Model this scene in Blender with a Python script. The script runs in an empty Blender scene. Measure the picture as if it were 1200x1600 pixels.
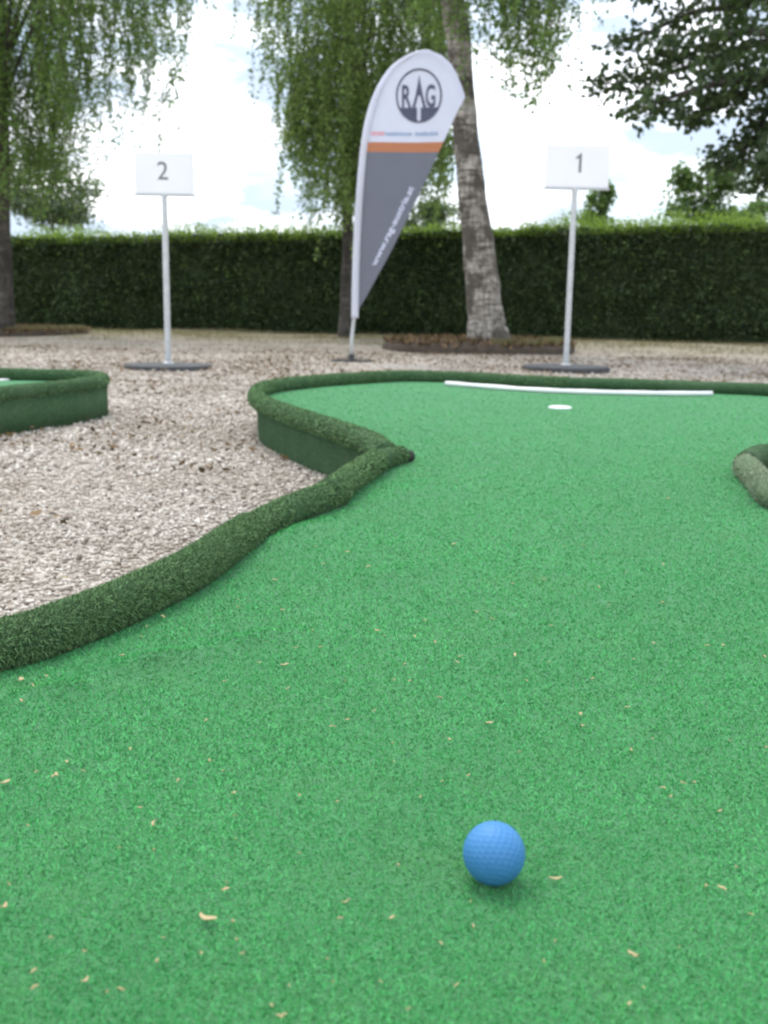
import bpy, bmesh, math, random
import numpy as np
from mathutils import Vector, Matrix

rng = np.random.default_rng(7)
random.seed(7)
sc = bpy.context.scene
COL = sc.collection

# ------------------------------------------------------------------ camera
CAM_H = 0.51                      # above the gravel; the carpet lies 0.12 m above the gravel
F_PX = 1617.0                     # focal length in photo pixels (photo 1200 wide)
PITCH = math.radians(11.3)
ROLL = 0.0172
_R0 = np.array([1.0, 0, 0]); _F = np.array([0, math.cos(PITCH), -math.sin(PITCH)])
_U0 = np.array([0, math.sin(PITCH), math.cos(PITCH)])
_R = math.cos(ROLL) * _R0 + math.sin(ROLL) * _U0
_U = math.cos(ROLL) * _U0 - math.sin(ROLL) * _R0
CAM = np.array([0.0, 0.0, CAM_H])
cam_d = bpy.data.cameras.new('camera')
cam = bpy.data.objects.new('camera', cam_d); COL.objects.link(cam)
M = Matrix(((_R[0], _U[0], -_F[0], 0), (_R[1], _U[1], -_F[1], 0), (_R[2], _U[2], -_F[2], CAM_H), (0, 0, 0, 1)))
cam.matrix_world = M
cam_d.sensor_fit = 'HORIZONTAL'; cam_d.sensor_width = 36.0
cam_d.lens = 36.0 * F_PX / 1200.0
cam_d.clip_start = 0.02; cam_d.clip_end = 3000
cam_d.dof.use_dof = True; cam_d.dof.focus_distance = 1.15
cam_d.dof.aperture_fstop = cam_d.lens / 1000 / 0.0040 
sc.camera = cam

# ------------------------------------------------------------------ sky, sun, exposure
SUN_EL, SUN_AZ = math.radians(66), math.radians(-28)     # azimuth measured from +Y towards +X
w = bpy.data.worlds.new('World'); sc.world = w; w.use_nodes = True
nt = w.node_tree; nt.nodes.clear()
def N(t, **kw):
    n = nt.nodes.new(t)
    for k, v in kw.items(): setattr(n, k, v)
    return n
sky = N('ShaderNodeTexSky', sky_type='NISHITA'); sky.sun_disc = False
sky.sun_elevation = SUN_EL; sky.sun_rotation = SUN_AZ; sky.dust_density = 2.0
tc = N('ShaderNodeTexCoord'); mp = N('ShaderNodeMapping'); mp.inputs['Scale'].default_value = (1.6, 1.6, 5.0)
mp.inputs['Location'].default_value = (0.3, 0.75, 0.1)
nz = N('ShaderNodeTexNoise'); nz.inputs['Scale'].default_value = 2.1; nz.inputs['Detail'].default_value = 6; nz.inputs['Roughness'].default_value = 0.55
rp = N('ShaderNodeValToRGB'); rp.color_ramp.elements[0].position = 0.36; rp.color_ramp.elements[1].position = 0.53
rp.color_ramp.elements[0].color = (0.25, 0.25, 0.25, 1); rp.color_ramp.elements[1].color = (0.97, 0.97, 0.97, 1)
mx = N('ShaderNodeMix', data_type='RGBA')
nz2 = N('ShaderNodeTexNoise'); nz2.inputs['Scale'].default_value = 3.1; nz2.inputs['Detail'].default_value = 7; nz2.inputs['Roughness'].default_value = 0.6
rp2 = N('ShaderNodeValToRGB'); rp2.color_ramp.elements[0].position = 0.44; rp2.color_ramp.elements[1].position = 0.65
rp2.color_ramp.elements[0].color = (0.23, 0.275, 0.33, 1); rp2.color_ramp.elements[1].color = (1, 1, 1, 1)
sc2 = N('ShaderNodeMix', data_type='RGBA', blend_type='MULTIPLY'); sc2.inputs[0].default_value = 1; sc2.inputs[6].default_value = (12.0, 12.0, 12.1, 1)
bg = N('ShaderNodeBackground'); bg.inputs['Strength'].default_value = 0.11
wo = N('ShaderNodeOutputWorld')
L = nt.links.new
L(tc.outputs['Generated'], mp.inputs[0]); L(mp.outputs[0], nz.inputs[0]); L(nz.outputs[0], rp.inputs[0])
L(mp.outputs[0], nz2.inputs[0]); L(nz2.outputs[0], rp2.inputs[0]); L(rp2.outputs[0], sc2.inputs[7]); L(sc2.outputs[2], mx.inputs[7]); L(rp.outputs[0], mx.inputs[0]); L(sky.outputs[0], mx.inputs[6]); L(mx.outputs[2], bg.inputs[0]); L(bg.outputs[0], wo.inputs[0])

sun_d = bpy.data.lights.new('sun', 'SUN'); sun_d.energy = 1.0; sun_d.angle = math.radians(32); sun_d.color = (1, 0.96, 0.9)
sun = bpy.data.objects.new('sun', sun_d); COL.objects.link(sun)
_s = Vector((math.sin(SUN_AZ) * math.cos(SUN_EL), math.cos(SUN_AZ) * math.cos(SUN_EL), math.sin(SUN_EL)))
sun.rotation_euler = _s.to_track_quat('Z', 'Y').to_euler(); sun.location = (-4, 8, 12)
vs = sc.view_settings
vs.view_transform = 'Standard'; vs.look = 'None'; vs.gamma = 1; vs.use_curve_mapping = False; vs.exposure = 1.42
sc.cycles.filter_width = 2.1
sc.cycles.max_bounces = 8; sc.cycles.sample_clamp_indirect = 6

# ------------------------------------------------------------------ pixel rays -> places
def ray(px, py):
    d = _F * F_PX + _R * (px - 600.0) - _U * (py - 800.0)
    return d / np.linalg.norm(d)
def onz(px, py, z=0.0):
    d = ray(px, py); t = (z - CAM_H) / d[2]; return CAM + d * t
def ony(px, py, Y):
    d = ray(px, py); t = Y / d[1]; return CAM + d * t

# ------------------------------------------------------------------ helpers
def tag(o, label=None, cat=None, group=None, kind=None):
    for k, v in (('label', label), ('category', cat), ('group', group), ('kind', kind)):
        if v: o[k] = v
    return o
def empty(name, loc, label=None, cat=None, group=None):
    o = bpy.data.objects.new(name, None); COL.objects.link(o); o.location = tuple(float(c) for c in loc)
    o.empty_display_size = 0.1
    return tag(o, label, cat, group)
def link(name, me, mat, parent=None, smooth=False):
    o = bpy.data.objects.new(name, me); COL.objects.link(o)
    if mat: me.materials.append(mat)
    if smooth: me.polygons.foreach_set('use_smooth', np.ones(len(me.polygons), dtype=bool))
    if parent:
        o.parent = parent
        p = parent; off = Vector((0, 0, 0))
        while p: off += p.location; p = p.parent
        me.transform(Matrix.Translation(-off))     # meshes are built in world metres
    return o
def mesh_np(name, verts, faces):
    """verts (n,3), faces (m,k): one k for the whole mesh"""
    me = bpy.data.meshes.new(name)
    verts = np.ascontiguousarray(verts, dtype=np.float32); faces = np.ascontiguousarray(faces, dtype=np.int32)
    m, k = faces.shape
    me.vertices.add(len(verts)); me.vertices.foreach_set('co', verts.ravel())
    me.loops.add(m * k); me.loops.foreach_set('vertex_index', faces.ravel())
    me.polygons.add(m); me.polygons.foreach_set('loop_start', np.arange(0, m * k, k, dtype=np.int32))
    me.update(calc_edges=True); me.validate()
    return me
def mesh_py(name, v, f):
    me = bpy.data.meshes.new(name); me.from_pydata([tuple(map(float, p)) for p in v], [], f); me.update(); return me
def spline(pts, n, closed=False):
    """Catmull-Rom through pts, n samples per span"""
    P = np.array(pts, float); out = []
    m = len(P); spans = m if closed else m - 1
    for i in range(spans):
        if closed: p0, p1, p2, p3 = P[(i - 1) % m], P[i], P[(i + 1) % m], P[(i + 2) % m]
        else: p0, p1, p2, p3 = P[max(i - 1, 0)], P[i], P[i + 1], P[min(i + 2, m - 1)]
        for t in np.linspace(0, 1, n, endpoint=False):
            out.append(0.5 * (2 * p1 + (p2 - p0) * t + (2 * p0 - 5 * p1 + 4 * p2 - p3) * t * t + (3 * p1 - p0 - 3 * p2 + p3) * t ** 3))
    if not closed: out.append(P[-1])
    return np.array(out)
def tube(pts, radii, seg=10, cap=True, wob=0.0, flat=1.0):
    P = np.array(pts, float); n = len(P); v = []; f = []
    R = np.array(radii, float) * np.ones(n)
    up = np.array([0, 0, 1.0])
    prev = None
    for i in range(n):
        t = P[min(i + 1, n - 1)] - P[max(i - 1, 0)]; t /= (np.linalg.norm(t) + 1e-9)
        if prev is None:
            a = np.cross(t, up)
            if np.linalg.norm(a) < 0.1: a = np.cross(t, np.array([0, 1.0, 0]))
        else:
            a = prev - t * np.dot(prev, t)
        a /= np.linalg.norm(a); prev = a
        b = np.cross(a, t)
        for k in range(seg):
            th = 2 * math.pi * k / seg
            r = R[i] * (1 + wob * (rng.random() - 0.5))
            v.append(P[i] + a * math.cos(th) * r + b * math.sin(th) * r * flat)
    for i in range(n - 1):
        for k in range(seg):
            k2 = (k + 1) % seg
            f.append((i * seg + k, i * seg + k2, (i + 1) * seg + k2, (i + 1) * seg + k))
    if cap:
        f.append(tuple(range(seg - 1, -1, -1))); f.append(tuple((n - 1) * seg + k for k in range(seg)))
    return v, f
def lathe(profile, c, seg=48):
    v = []; f = []
    n = len(profile)
    for r, z in profile:
        for k in range(seg):
            a = 2 * math.pi * k / seg; v.append((c[0] + r * math.cos(a), c[1] + r * math.sin(a), c[2] + z))
    for i in range(n - 1):
        for k in range(seg):
            k2 = (k + 1) % seg
            f.append((i * seg + k, i * seg + k2, (i + 1) * seg + k2, (i + 1) * seg + k))
    f.append(tuple(range(seg - 1, -1, -1))); f.append(tuple((n - 1) * seg + k for k in range(seg)))
    return v, f
def box(x0, x1, y0, y1, z0, z1, bev=0.0):
    bm = bmesh.new(); bmesh.ops.create_cube(bm, size=1.0)
    for q in bm.verts:
        q.co = ((x0 + x1) / 2 + q.co.x * (x1 - x0), (y0 + y1) / 2 + q.co.y * (y1 - y0), (z0 + z1) / 2 + q.co.z * (z1 - z0))
    if bev: bmesh.ops.bevel(bm, geom=bm.edges[:], offset=bev, segments=2, affect='EDGES')
    me = bpy.data.meshes.new('box'); bm.to_mesh(me); bm.free(); return me
def text_mesh(body, size, extrude=0.0, align='CENTER', weight=0.0):
    cu = bpy.data.curves.new('lettering', 'FONT'); cu.body = body; cu.size = size; cu.align_x = align; cu.extrude = extrude; cu.offset = weight
    o = bpy.data.objects.new('lettering', cu); COL.objects.link(o)
    dg = bpy.context.evaluated_depsgraph_get(); dg.update()
    me = bpy.data.meshes.new_from_object(o.evaluated_get(dg))
    bpy.data.objects.remove(o); bpy.data.curves.remove(cu)
    return me
def in_poly(x, y, poly):
    ins = np.zeros(len(x), bool); n = len(poly); j = n - 1
    for i in range(n):
        xi, yi = poly[i][:2]; xj, yj = poly[j][:2]
        c = ((yi > y) != (yj > y)) & (x < (xj - xi) * (y - yi) / (yj - yi + 1e-12) + xi)
        ins ^= c; j = i
    return ins
def vnoise(x, y, s=1.0, seed=0):
    """smooth value noise in numpy, 0..1"""
    r = np.random.default_rng(seed).random((64, 64))
    X = x / s; Y = y / s; xi = np.floor(X).astype(int); yi = np.floor(Y).astype(int)
    fx = X - xi; fy = Y - yi; fx = fx * fx * (3 - 2 * fx); fy = fy * fy * (3 - 2 * fy)
    g = lambda a, b: r[a % 64, b % 64]
    return (g(xi, yi) * (1 - fx) + g(xi + 1, yi) * fx) * (1 - fy) + (g(xi, yi + 1) * (1 - fx) + g(xi + 1, yi + 1) * fx) * fy

# ------------------------------------------------------------------ materials
def mat(name):
    m = bpy.data.materials.new(name); m.use_nodes = True
    t = m.node_tree; b = t.nodes['Principled BSDF']; return m, t, b
def nd(t, typ, **kw):
    n = t.nodes.new(typ)
    for k, v in kw.items(): setattr(n, k, v)
    return n
def ramp(t, src, stops):
    r = nd(t, 'ShaderNodeValToRGB'); e = r.color_ramp.elements
    while len(e) < len(stops): e.new(0.5)
    for el, (p, c) in zip(e, stops): el.position = p; el.color = (*c, 1)
    t.links.new(src, r.inputs[0]); return r.outputs[0]
def noise(t, scale, detail=4, rough=0.55, mapscale=None, coord='Object'):
    c = nd(t, 'ShaderNodeTexCoord'); n = nd(t, 'ShaderNodeTexNoise')
    n.inputs['Scale'].default_value = scale; n.inputs['Detail'].default_value = detail; n.inputs['Roughness'].default_value = rough
    src = c.outputs[coord]
    if mapscale:
        m = nd(t, 'ShaderNodeMapping'); m.inputs['Scale'].default_value = mapscale; t.links.new(src, m.inputs[0]); src = m.outputs[0]
    t.links.new(src, n.inputs[0]); return n.outputs[0]
def mixc(t, fac, a, b, mode='MIX'):
    m = nd(t, 'ShaderNodeMix', data_type='RGBA', blend_type=mode)
    for i, s in ((0, fac), (6, a), (7, b)):
        if hasattr(s, 'links'): t.links.new(s, m.inputs[i])
        elif i == 0: m.inputs[0].default_value = s
        else: m.inputs[i].default_value = (*s, 1)
    return m.outputs[2]
def bump(t, b, h, strength, dist):
    n = nd(t, 'ShaderNodeBump'); n.inputs['Strength'].default_value = strength; n.inputs['Distance'].default_value = dist
    t.links.new(h, n.inputs['Height']); t.links.new(n.outputs[0], b.inputs['Normal'])
def island(t):
    return nd(t, 'ShaderNodeNewGeometry').outputs['Random Per Island']

def mat_simple(name, c, rough=0.6, var=0.12, scale=8, metal=0.0, bmp=0.0, bscale=60):
    m, t, b = mat(name)
    lo = tuple(x * (1 - var) for x in c); hi = tuple(min(1, x * (1 + var)) for x in c)
    t.links.new(ramp(t, noise(t, scale, 6), [(0.3, lo), (0.7, hi)]), b.inputs['Base Color'])
    b.inputs['Roughness'].default_value = rough; b.inputs['Metallic'].default_value = metal
    if bmp: bump(t, b, noise(t, bscale, 4), bmp, 0.004)
    return m
def mat_leaf(name, dark, light, trans=0.35, rough=0.5, spread=(0.1, 0.9)):
    m, t, b = mat(name)
    c = ramp(t, island(t), [(spread[0], dark), (spread[1], light)])
    t.links.new(c, b.inputs['Base Color']); b.inputs['Roughness'].default_value = rough
    b.inputs['Specular IOR Level'].default_value = 0.3
    tr = nd(t, 'ShaderNodeBsdfTranslucent'); ms = nd(t, 'ShaderNodeMixShader'); ms.inputs[0].default_value = trans
    t.links.new(mixc(t, 0.4, c, (0.17, 0.27, 0.05)), tr.inputs[0])
    t.links.new(b.outputs[0], ms.inputs[1]); t.links.new(tr.outputs[0], ms.inputs[2])
    t.links.new(ms.outputs[0], t.nodes['Material Output'].inputs[0])
    return m

def make_carpet():
    m, t, b = mat('carpet_green')
    fine = noise(t, 420, 3, 0.7); big = noise(t, 3.2, 5, 0.6)
    c1 = ramp(t, fine, [(0.3, (0.028, 0.125, 0.042)), (0.7, (0.070, 0.225, 0.080))])
    c2 = mixc(t, ramp(t, big, [(0.35, (0, 0, 0)), (0.7, (0.45, 0.45, 0.45))]), c1, (0.062, 0.185, 0.075))
    t.links.new(c2, b.inputs['Base Color']); b.inputs['Roughness'].default_value = 0.9
    b.inputs['Specular IOR Level'].default_value = 0.15
    b.inputs['Sheen Weight'].default_value = 0.35; b.inputs['Sheen Tint'].default_value = (0.5, 0.95, 0.65, 1)
    bump(t, b, noise(t, 300, 3, 0.7), 0.7, 0.004)
    return m
def make_pile(name, lo, hi):
    m, t, b = mat(name)
    c = ramp(t, island(t), [(0.05, lo), (0.75, hi), (0.99, tuple(min(1, x * 1.35) for x in hi))])
    big = noise(t, 3.2, 5, 0.6)
    c = mixc(t, ramp(t, big, [(0.40, (0, 0, 0)), (0.64, (0.8, 0.8, 0.8))]), c, tuple(x * y for x, y in zip(hi, (0.62, 0.66, 0.68))))
    if 'carpet' in name:      # trodden-in dust in patches
        c = mixc(t, ramp(t, noise(t, 9, 7, 0.7), [(0.52, (0, 0, 0)), (0.74, (0.32, 0.32, 0.32))]), c, (0.20, 0.33, 0.12))
    t.links.new(c, b.inputs['Base Color']); b.inputs['Roughness'].default_value = 0.75
    b.inputs['Specular IOR Level'].default_value = 0.06
    b.inputs['Sheen Weight'].default_value = 0.4; b.inputs['Sheen Roughness'].default_value = 0.35; b.inputs['Sheen Tint'].default_value = (*[min(1, x * 2.2) for x in hi], 1)
    return m
def make_kerb(name='kerb_turf', k=(1, 1, 1)):
    m, t, b = mat(name); q = lambda *c: tuple(x * y for x, y in zip(c, k))
    fine = noise(t, 170, 5, 0.8); big = noise(t, 9, 6, 0.7)
    c1 = ramp(t, fine, [(0.34, q(0.012, 0.034, 0.014)), (0.70, q(0.105, 0.200, 0.095))])
    c2 = mixc(t, ramp(t, big, [(0.45, (0, 0, 0)), (0.8, (0.35, 0.35, 0.35))]), c1, q(0.150, 0.210, 0.125))
    t.links.new(c2, b.inputs['Base Color']); b.inputs['Roughness'].default_value = 0.95
    b.inputs['Specular IOR Level'].default_value = 0.1
    bump(t, b, noise(t, 200, 4, 0.7), 0.9, 0.006)
    return m
def make_ground():
    m, t, b = mat('gravel_ground')
    c = nd(t, 'ShaderNodeTexCoord'); v = nd(t, 'ShaderNodeTexVoronoi'); v.inputs['Scale'].default_value = 85
    t.links.new(c.outputs['Object'], v.inputs[0])
    sep = nd(t, 'ShaderNodeSeparateColor'); t.links.new(v.outputs['Color'], sep.inputs[0])
    st = ramp(t, sep.outputs[0], [(0.0, (0.20, 0.16, 0.125)), (0.35, (0.38, 0.335, 0.285)), (0.7, (0.47, 0.42, 0.37)), (1.0, (0.60, 0.56, 0.51))])
    big = noise(t, 0.9, 6, 0.6)
    c1 = mixc(t, ramp(t, big, [(0.42, (0, 0, 0)), (0.72, (0.55, 0.55, 0.55))]), st, (0.30, 0.25, 0.19))
    # dry grass and moss towards the hedge
    xyz = nd(t, 'ShaderNodeSeparateXYZ'); t.links.new(c.outputs['Object'], xyz.inputs[0])
    ad = nd(t, 'ShaderNodeMath', operation='MULTIPLY_ADD'); ad.inputs[1].default_value = 9.0
    t.links.new(noise(t, 0.55, 7, 0.7), ad.inputs[0]); t.links.new(xyz.outputs[1], ad.inputs[2])
    mr = nd(t, 'ShaderNodeMapRange'); mr.inputs['From Min'].default_value = 14.0; mr.inputs['From Max'].default_value = 22.0
    t.links.new(ad.outputs[0], mr.inputs['Value'])
    gr = ramp(t, noise(t, 5, 7, 0.75), [(0.34, (0.10, 0.095, 0.04)), (0.5, (0.215, 0.185, 0.12)), (0.66, (0.36, 0.305, 0.225))])
    t.links.new(mixc(t, mr.outputs[0], c1, gr), b.inputs['Base Color']); b.inputs['Roughness'].default_value = 0.95
    b.inputs['Specular IOR Level'].default_value = 0.2
    bump(t, b, v.outputs['Distance'], 0.5, 0.008)
    return m
def make_stones():
    m, t, b = mat('gravel_stones')
    c = ramp(t, island(t), [(0.0, (0.10, 0.078, 0.055)), (0.07, (0.16, 0.125, 0.095)), (0.13, (0.33, 0.28, 0.235)), (0.45, (0.45, 0.405, 0.34)), (0.75, (0.54, 0.49, 0.425)), (1.0, (0.74, 0.70, 0.63))])
    c = mixc(t, ramp(t, noise(t, 1.3, 8, 0.72), [(0.47, (0, 0, 0)), (0.66, (0.75, 0.75, 0.75))]), c, (0.25, 0.20, 0.145))
    tcs = nd(t, 'ShaderNodeTexCoord'); sx = nd(t, 'ShaderNodeSeparateXYZ'); t.links.new(tcs.outputs['Object'], sx.inputs[0])
    ma = nd(t, 'ShaderNodeMath', operation='MULTIPLY_ADD'); ma.inputs[1].default_value = 6.0; t.links.new(noise(t, 0.6, 7, 0.7), ma.inputs[0]); t.links.new(sx.outputs[1], ma.inputs[2])
    mrs = nd(t, 'ShaderNodeMapRange'); mrs.inputs['From Min'].default_value = 8.5; mrs.inputs['From Max'].default_value = 15.0; mrs.inputs['To Max'].default_value = 0.7; t.links.new(ma.outputs[0], mrs.inputs['Value'])
    c = mixc(t, mrs.outputs[0], c, (0.26, 0.21, 0.155))      # earth trodden into the gravel towards the trees
    t.links.new(c, b.inputs['Base Color']); b.inputs['Roughness'].default_value = 0.9
    return m
def make_bark(name, pale, dark, white):
    m, t, b = mat(name)
    hz = noise(t, 3.0, 6, 0.65, (1.5, 1.5, 9.0))
    pt = noise(t, 2.4, 5, 0.7, (1.2, 1.2, 1.1)); fi = noise(t, 14, 5, 0.7, (2.6, 2.6, 0.35))
    c = ramp(t, hz, [(0.36, dark), (0.46, pale), (0.62, white)])
    c = mixc(t, ramp(t, pt, [(0.48, (0, 0, 0)), (0.56, (0.85, 0.85, 0.85))]), c, dark)
    c = mixc(t, ramp(t, fi, [(0.45, (0.55, 0.55, 0.55)), (0.6, (0, 0, 0))]), c, tuple(x * 0.7 for x in dark))
    t.links.new(c, b.inputs['Base Color']); b.inputs['Roughness'].default_value = 0.85
    bump(t, b, fi, 0.8, 0.03)
    return m
MT = dict(
    carpet=make_carpet(), pile=make_pile('carpet_pile', (0.034, 0.190, 0.056), (0.108, 0.470, 0.148)), kerb=make_kerb(), kerb_pale=make_kerb('kerb_turf_pale', (2.4, 1.7, 2.1)),
    kerb_pile=make_pile('kerb_pile', (0.010, 0.027, 0.010), (0.200, 0.330, 0.145)),
    kerb_pile_pale=make_pile('kerb_pile_pale', (0.12, 0.16, 0.09), (0.36, 0.42, 0.28)),
    ground=make_ground(), stones=make_stones(),
    bark=make_bark('birch_bark', (0.40, 0.36, 0.31), (0.070, 0.058, 0.042), (0.64, 0.59, 0.53)),
    bark_dark=make_bark('dark_bark', (0.10, 0.085, 0.07), (0.035, 0.03, 0.025), (0.15, 0.13, 0.11)),
    twig=mat_simple('twig_bark', (0.06, 0.045, 0.03), 0.8),
    birch=mat_leaf('birch_leaves', (0.085, 0.160, 0.040), (0.235, 0.370, 0.100), 0.55),
    birch_far=mat_leaf('birch_leaves_deep', (0.120, 0.205, 0.055), (0.310, 0.440, 0.135), 0.55),
    maple=mat_leaf('dark_leaves', (0.022, 0.045, 0.018), (0.055, 0.090, 0.030), 0.22),
    shrub=mat_leaf('shrub_leaves', (0.080, 0.150, 0.045), (0.19, 0.30, 0.09), 0.5),
    pale=mat_leaf('pale_leaves', (0.09, 0.14, 0.075), (0.17, 0.23, 0.12), 0.4),
    hedge=mat_leaf('hedge_leaves', (0.016, 0.036, 0.015), (0.085, 0.130, 0.046), 0.15),
    shoot=mat_leaf('hedge_shoots', (0.130, 0.230, 0.030), (0.32, 0.46, 0.070), 0.55),
    grass=mat_leaf('dry_grass', (0.11, 0.11, 0.04), (0.33, 0.275, 0.16), 0.3),
    white=mat_simple('white_paint', (0.80, 0.80, 0.80), 0.45, 0.04),
    board=mat_simple('white_board', (0.86, 0.86, 0.88), 0.5, 0.03, 3),
    digit=mat_simple('grey_print', (0.17, 0.17, 0.18), 0.6, 0.1),
    steel=mat_simple('galvanised_post', (0.52, 0.54, 0.54), 0.45, 0.12, 20, 0.25),
    rubber=mat_simple('dark_rubber', (0.055, 0.058, 0.062), 0.75, 0.3, 14, 0, 0.5, 80),
    mulch=mat_simple('bark_mulch', (0.085, 0.047, 0.028), 0.95, 0.55, 24, 0, 1.0, 40),
    edging=mat_simple('wood_edging', (0.065, 0.048, 0.033), 0.9, 0.4, 12, 0, 0.8, 40),
    hole_dark=mat_simple('opening_dark', (0.012, 0.012, 0.011), 0.9, 0.2),
    litter=mat_leaf('dry_scraps', (0.30, 0.21, 0.10), (0.60, 0.51, 0.29), 0.15, 0.8),
    litter_brown=mat_leaf('brown_leaves', (0.060, 0.036, 0.019), (0.26, 0.17, 0.09), 0.1, 0.85),
)
def fabric(name, c, tr=0.35):
    m, t, b = mat(name)
    col = ramp(t, noise(t, 5, 5), [(0.3, tuple(x * 0.94 for x in c)), (0.7, c)])
    t.links.new(col, b.inputs['Base Color']); b.inputs['Roughness'].default_value = 0.7
    tl = nd(t, 'ShaderNodeBsdfTranslucent'); t.links.new(col, tl.inputs[0])
    ms = nd(t, 'ShaderNodeMixShader'); ms.inputs[0].default_value = tr
    t.links.new(b.outputs[0], ms.inputs[1]); t.links.new(tl.outputs[0], ms.inputs[2]); t.links.new(ms.outputs[0], t.nodes['Material Output'].inputs[0])
    bump(t, b, noise(t, 6, 3), 0.25, 0.02)
    return m
MT['cloth_white'] = fabric('banner_white', (0.70, 0.73, 0.86))
MT['cloth_sleeve'] = fabric('banner_sleeve', (0.82, 0.84, 0.92))
MT['cloth_grey'] = fabric('banner_grey', (0.165, 0.175, 0.215), 0.2)
MT['cloth_orange'] = fabric('banner_orange', (0.50, 0.20, 0.10), 0.25)
MT['print_grey'] = mat_simple('print_slate', (0.075, 0.085, 0.13), 0.7)
MT['print_red'] = mat_simple('print_red', (0.70, 0.32, 0.36), 0.7)
MT['print_blue'] = mat_simple('print_blue', (0.28, 0.38, 0.55), 0.7)
MT['print_white'] = mat_simple('print_white', (0.66, 0.69, 0.84), 0.7)

# ------------------------------------------------------------------ ground
def make_ground_sheet():
    nx = 60; xs = np.concatenate([[-1500, -400, -120, -50], np.linspace(-25, 25, nx), [50, 120, 400, 1500]])
    ys = np.concatenate([[-1500, -300, -60, -20], np.linspace(-5, 30, 80), [45, 90, 300, 1500]])
    X, Y = np.meshgrid(xs, ys); Z = (vnoise(X, Y, 1.3, 3) - 0.5) * 0.035 - 0.012
    Z += np.where(Y > 13, (vnoise(X, Y, 0.9, 5) - 0.3) * 0.05, 0)
    v = np.stack([X.ravel(), Y.ravel(), Z.ravel()], 1)
    a, bq = X.shape; i = np.arange(a * bq).reshape(a, bq)
    f = np.stack([i[:-1, :-1].ravel(), i[:-1, 1:].ravel(), i[1:, 1:].ravel(), i[1:, :-1].ravel()], 1)
    o = link('ground', mesh_np('ground', v, f), MT['ground'], None, True)
    return tag(o, 'pale gravel ground with dry grass towards the hedge', None, None, 'structure')
make_ground_sheet()
def gz(x, y):
    z = (vnoise(x, y, 1.3, 3) - 0.5) * 0.035 - 0.012
    return z + np.where(y > 13, (vnoise(x, y, 0.9, 5) - 0.3) * 0.05, 0)

# ------------------------------------------------------------------ lane 1: centre lines of the rolled kerbs
CZ = 0.12                         # carpet level
RZ = CZ + 0.027                   # centre height of the kerb rolls
px = lambda L_: [onz(x, y, RZ)[:2] for x, y in L_]
A_pts = [np.array(p) for p in ((-0.15, -0.62), (-0.62, -0.45), (-0.80, 0.1), (-0.72, 0.6), (-0.58, 0.9))] + px([(0, 1008), (100, 977), (200, 937), (300, 888), (360, 848), (420, 810), (480, 783), (532, 764)])
B_pts = px([(512, 771), (527, 763), (563, 737), (597, 717), (632, 707)])
C_pts = px([(604, 711), (590, 699), (572, 689), (517, 670), (467, 653), (423, 637), (401, 623), (406, 610), (433, 603), (483, 597), (550, 592), (633, 588),
            (715, 590), (800, 595), (900, 599), (1000, 602), (1112, 606), (1200, 610)]) + [np.array(p) for p in ((2.25, 4.55), (2.5, 4.1), (2.35, 3.6), (1.9, 3.2), (1.4, 2.93))] + px([(1215, 710), (1185, 713), (1166, 724)])
D_pts = px([(1163, 727), (1171, 736), (1187, 752), (1212, 776)]) + [np.array(p) for p in ((0.85, 1.9), (0.90, 1.5), (1.02, 1.0), (1.0, 0.4), (0.85, -0.35), (0.5, -0.62), (-0.15, -0.62))]
A_c, B_c, C_c, D_c = (spline(p, 10) for p in (A_pts, B_pts, C_pts, D_pts))
lane_poly = np.concatenate([A_c[:-6], B_c[2:28], C_c, D_c[:-1]])

lane = empty('minigolf_lane', (0.4, 2.4, 0.0), 'winding green carpeted minigolf lane with rolled turf kerbs and a blue ball on it', 'minigolf lane')
def fill_poly(name, poly, z, m, parent):
    bm = bmesh.new(); vv = [bm.verts.new((p[0], p[1], z)) for p in poly]
    fc = bm.faces.new(vv)
    if fc.normal.z < 0: fc.normal_flip()
    bmesh.ops.triangulate(bm, faces=[fc]); me = bpy.data.meshes.new(name); bm.to_mesh(me); bm.free()
    return link(name, me, m, parent)
FOLDS = [(onz(150, 1062, 0.12), onz(330, 1015, 0.12), 0.006, 0.022), (onz(330, 1015, 0.12), onz(470, 985, 0.12), 0.005, 0.02), (onz(400, 870, 0.12), onz(520, 812, 0.12), 0.006, 0.03), (onz(40, 1090, 0.12), onz(160, 1075, 0.12), 0.004, 0.02), (onz(470, 930, 0.12), onz(700, 880, 0.12), 0.004, 0.04), (onz(560, 800, 0.12), onz(680, 745, 0.12), 0.004, 0.04)]
def carpet_z(x, y):
    fold = np.zeros(np.shape(x))
    for a, b, h, w_ in FOLDS:
        d = (b - a)[:2]; L2 = d @ d; t = np.clip(((x - a[0]) * d[0] + (y - a[1]) * d[1]) / L2, 0, 1)
        r2 = (x - a[0] - t * d[0]) ** 2 + (y - a[1] - t * d[1]) ** 2
        fold = fold + 2.3 * h * np.exp(-r2 / (w_ * w_)) * np.sin(math.pi * np.clip(t, 0.08, 0.92))
    return fold + carpet_base_z(x, y)
def carpet_base_z(x, y):
    near = np.clip((y - 0.2) / 0.8, 0, 1) * np.clip((3.2 - y) / 0.8, 0, 1)
    return CZ + near * ((vnoise(x, y, 0.33, 11) - 0.5) * 0.010 + (vnoise(x, y, 0.13, 12) - 0.5) * 0.003)
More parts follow.
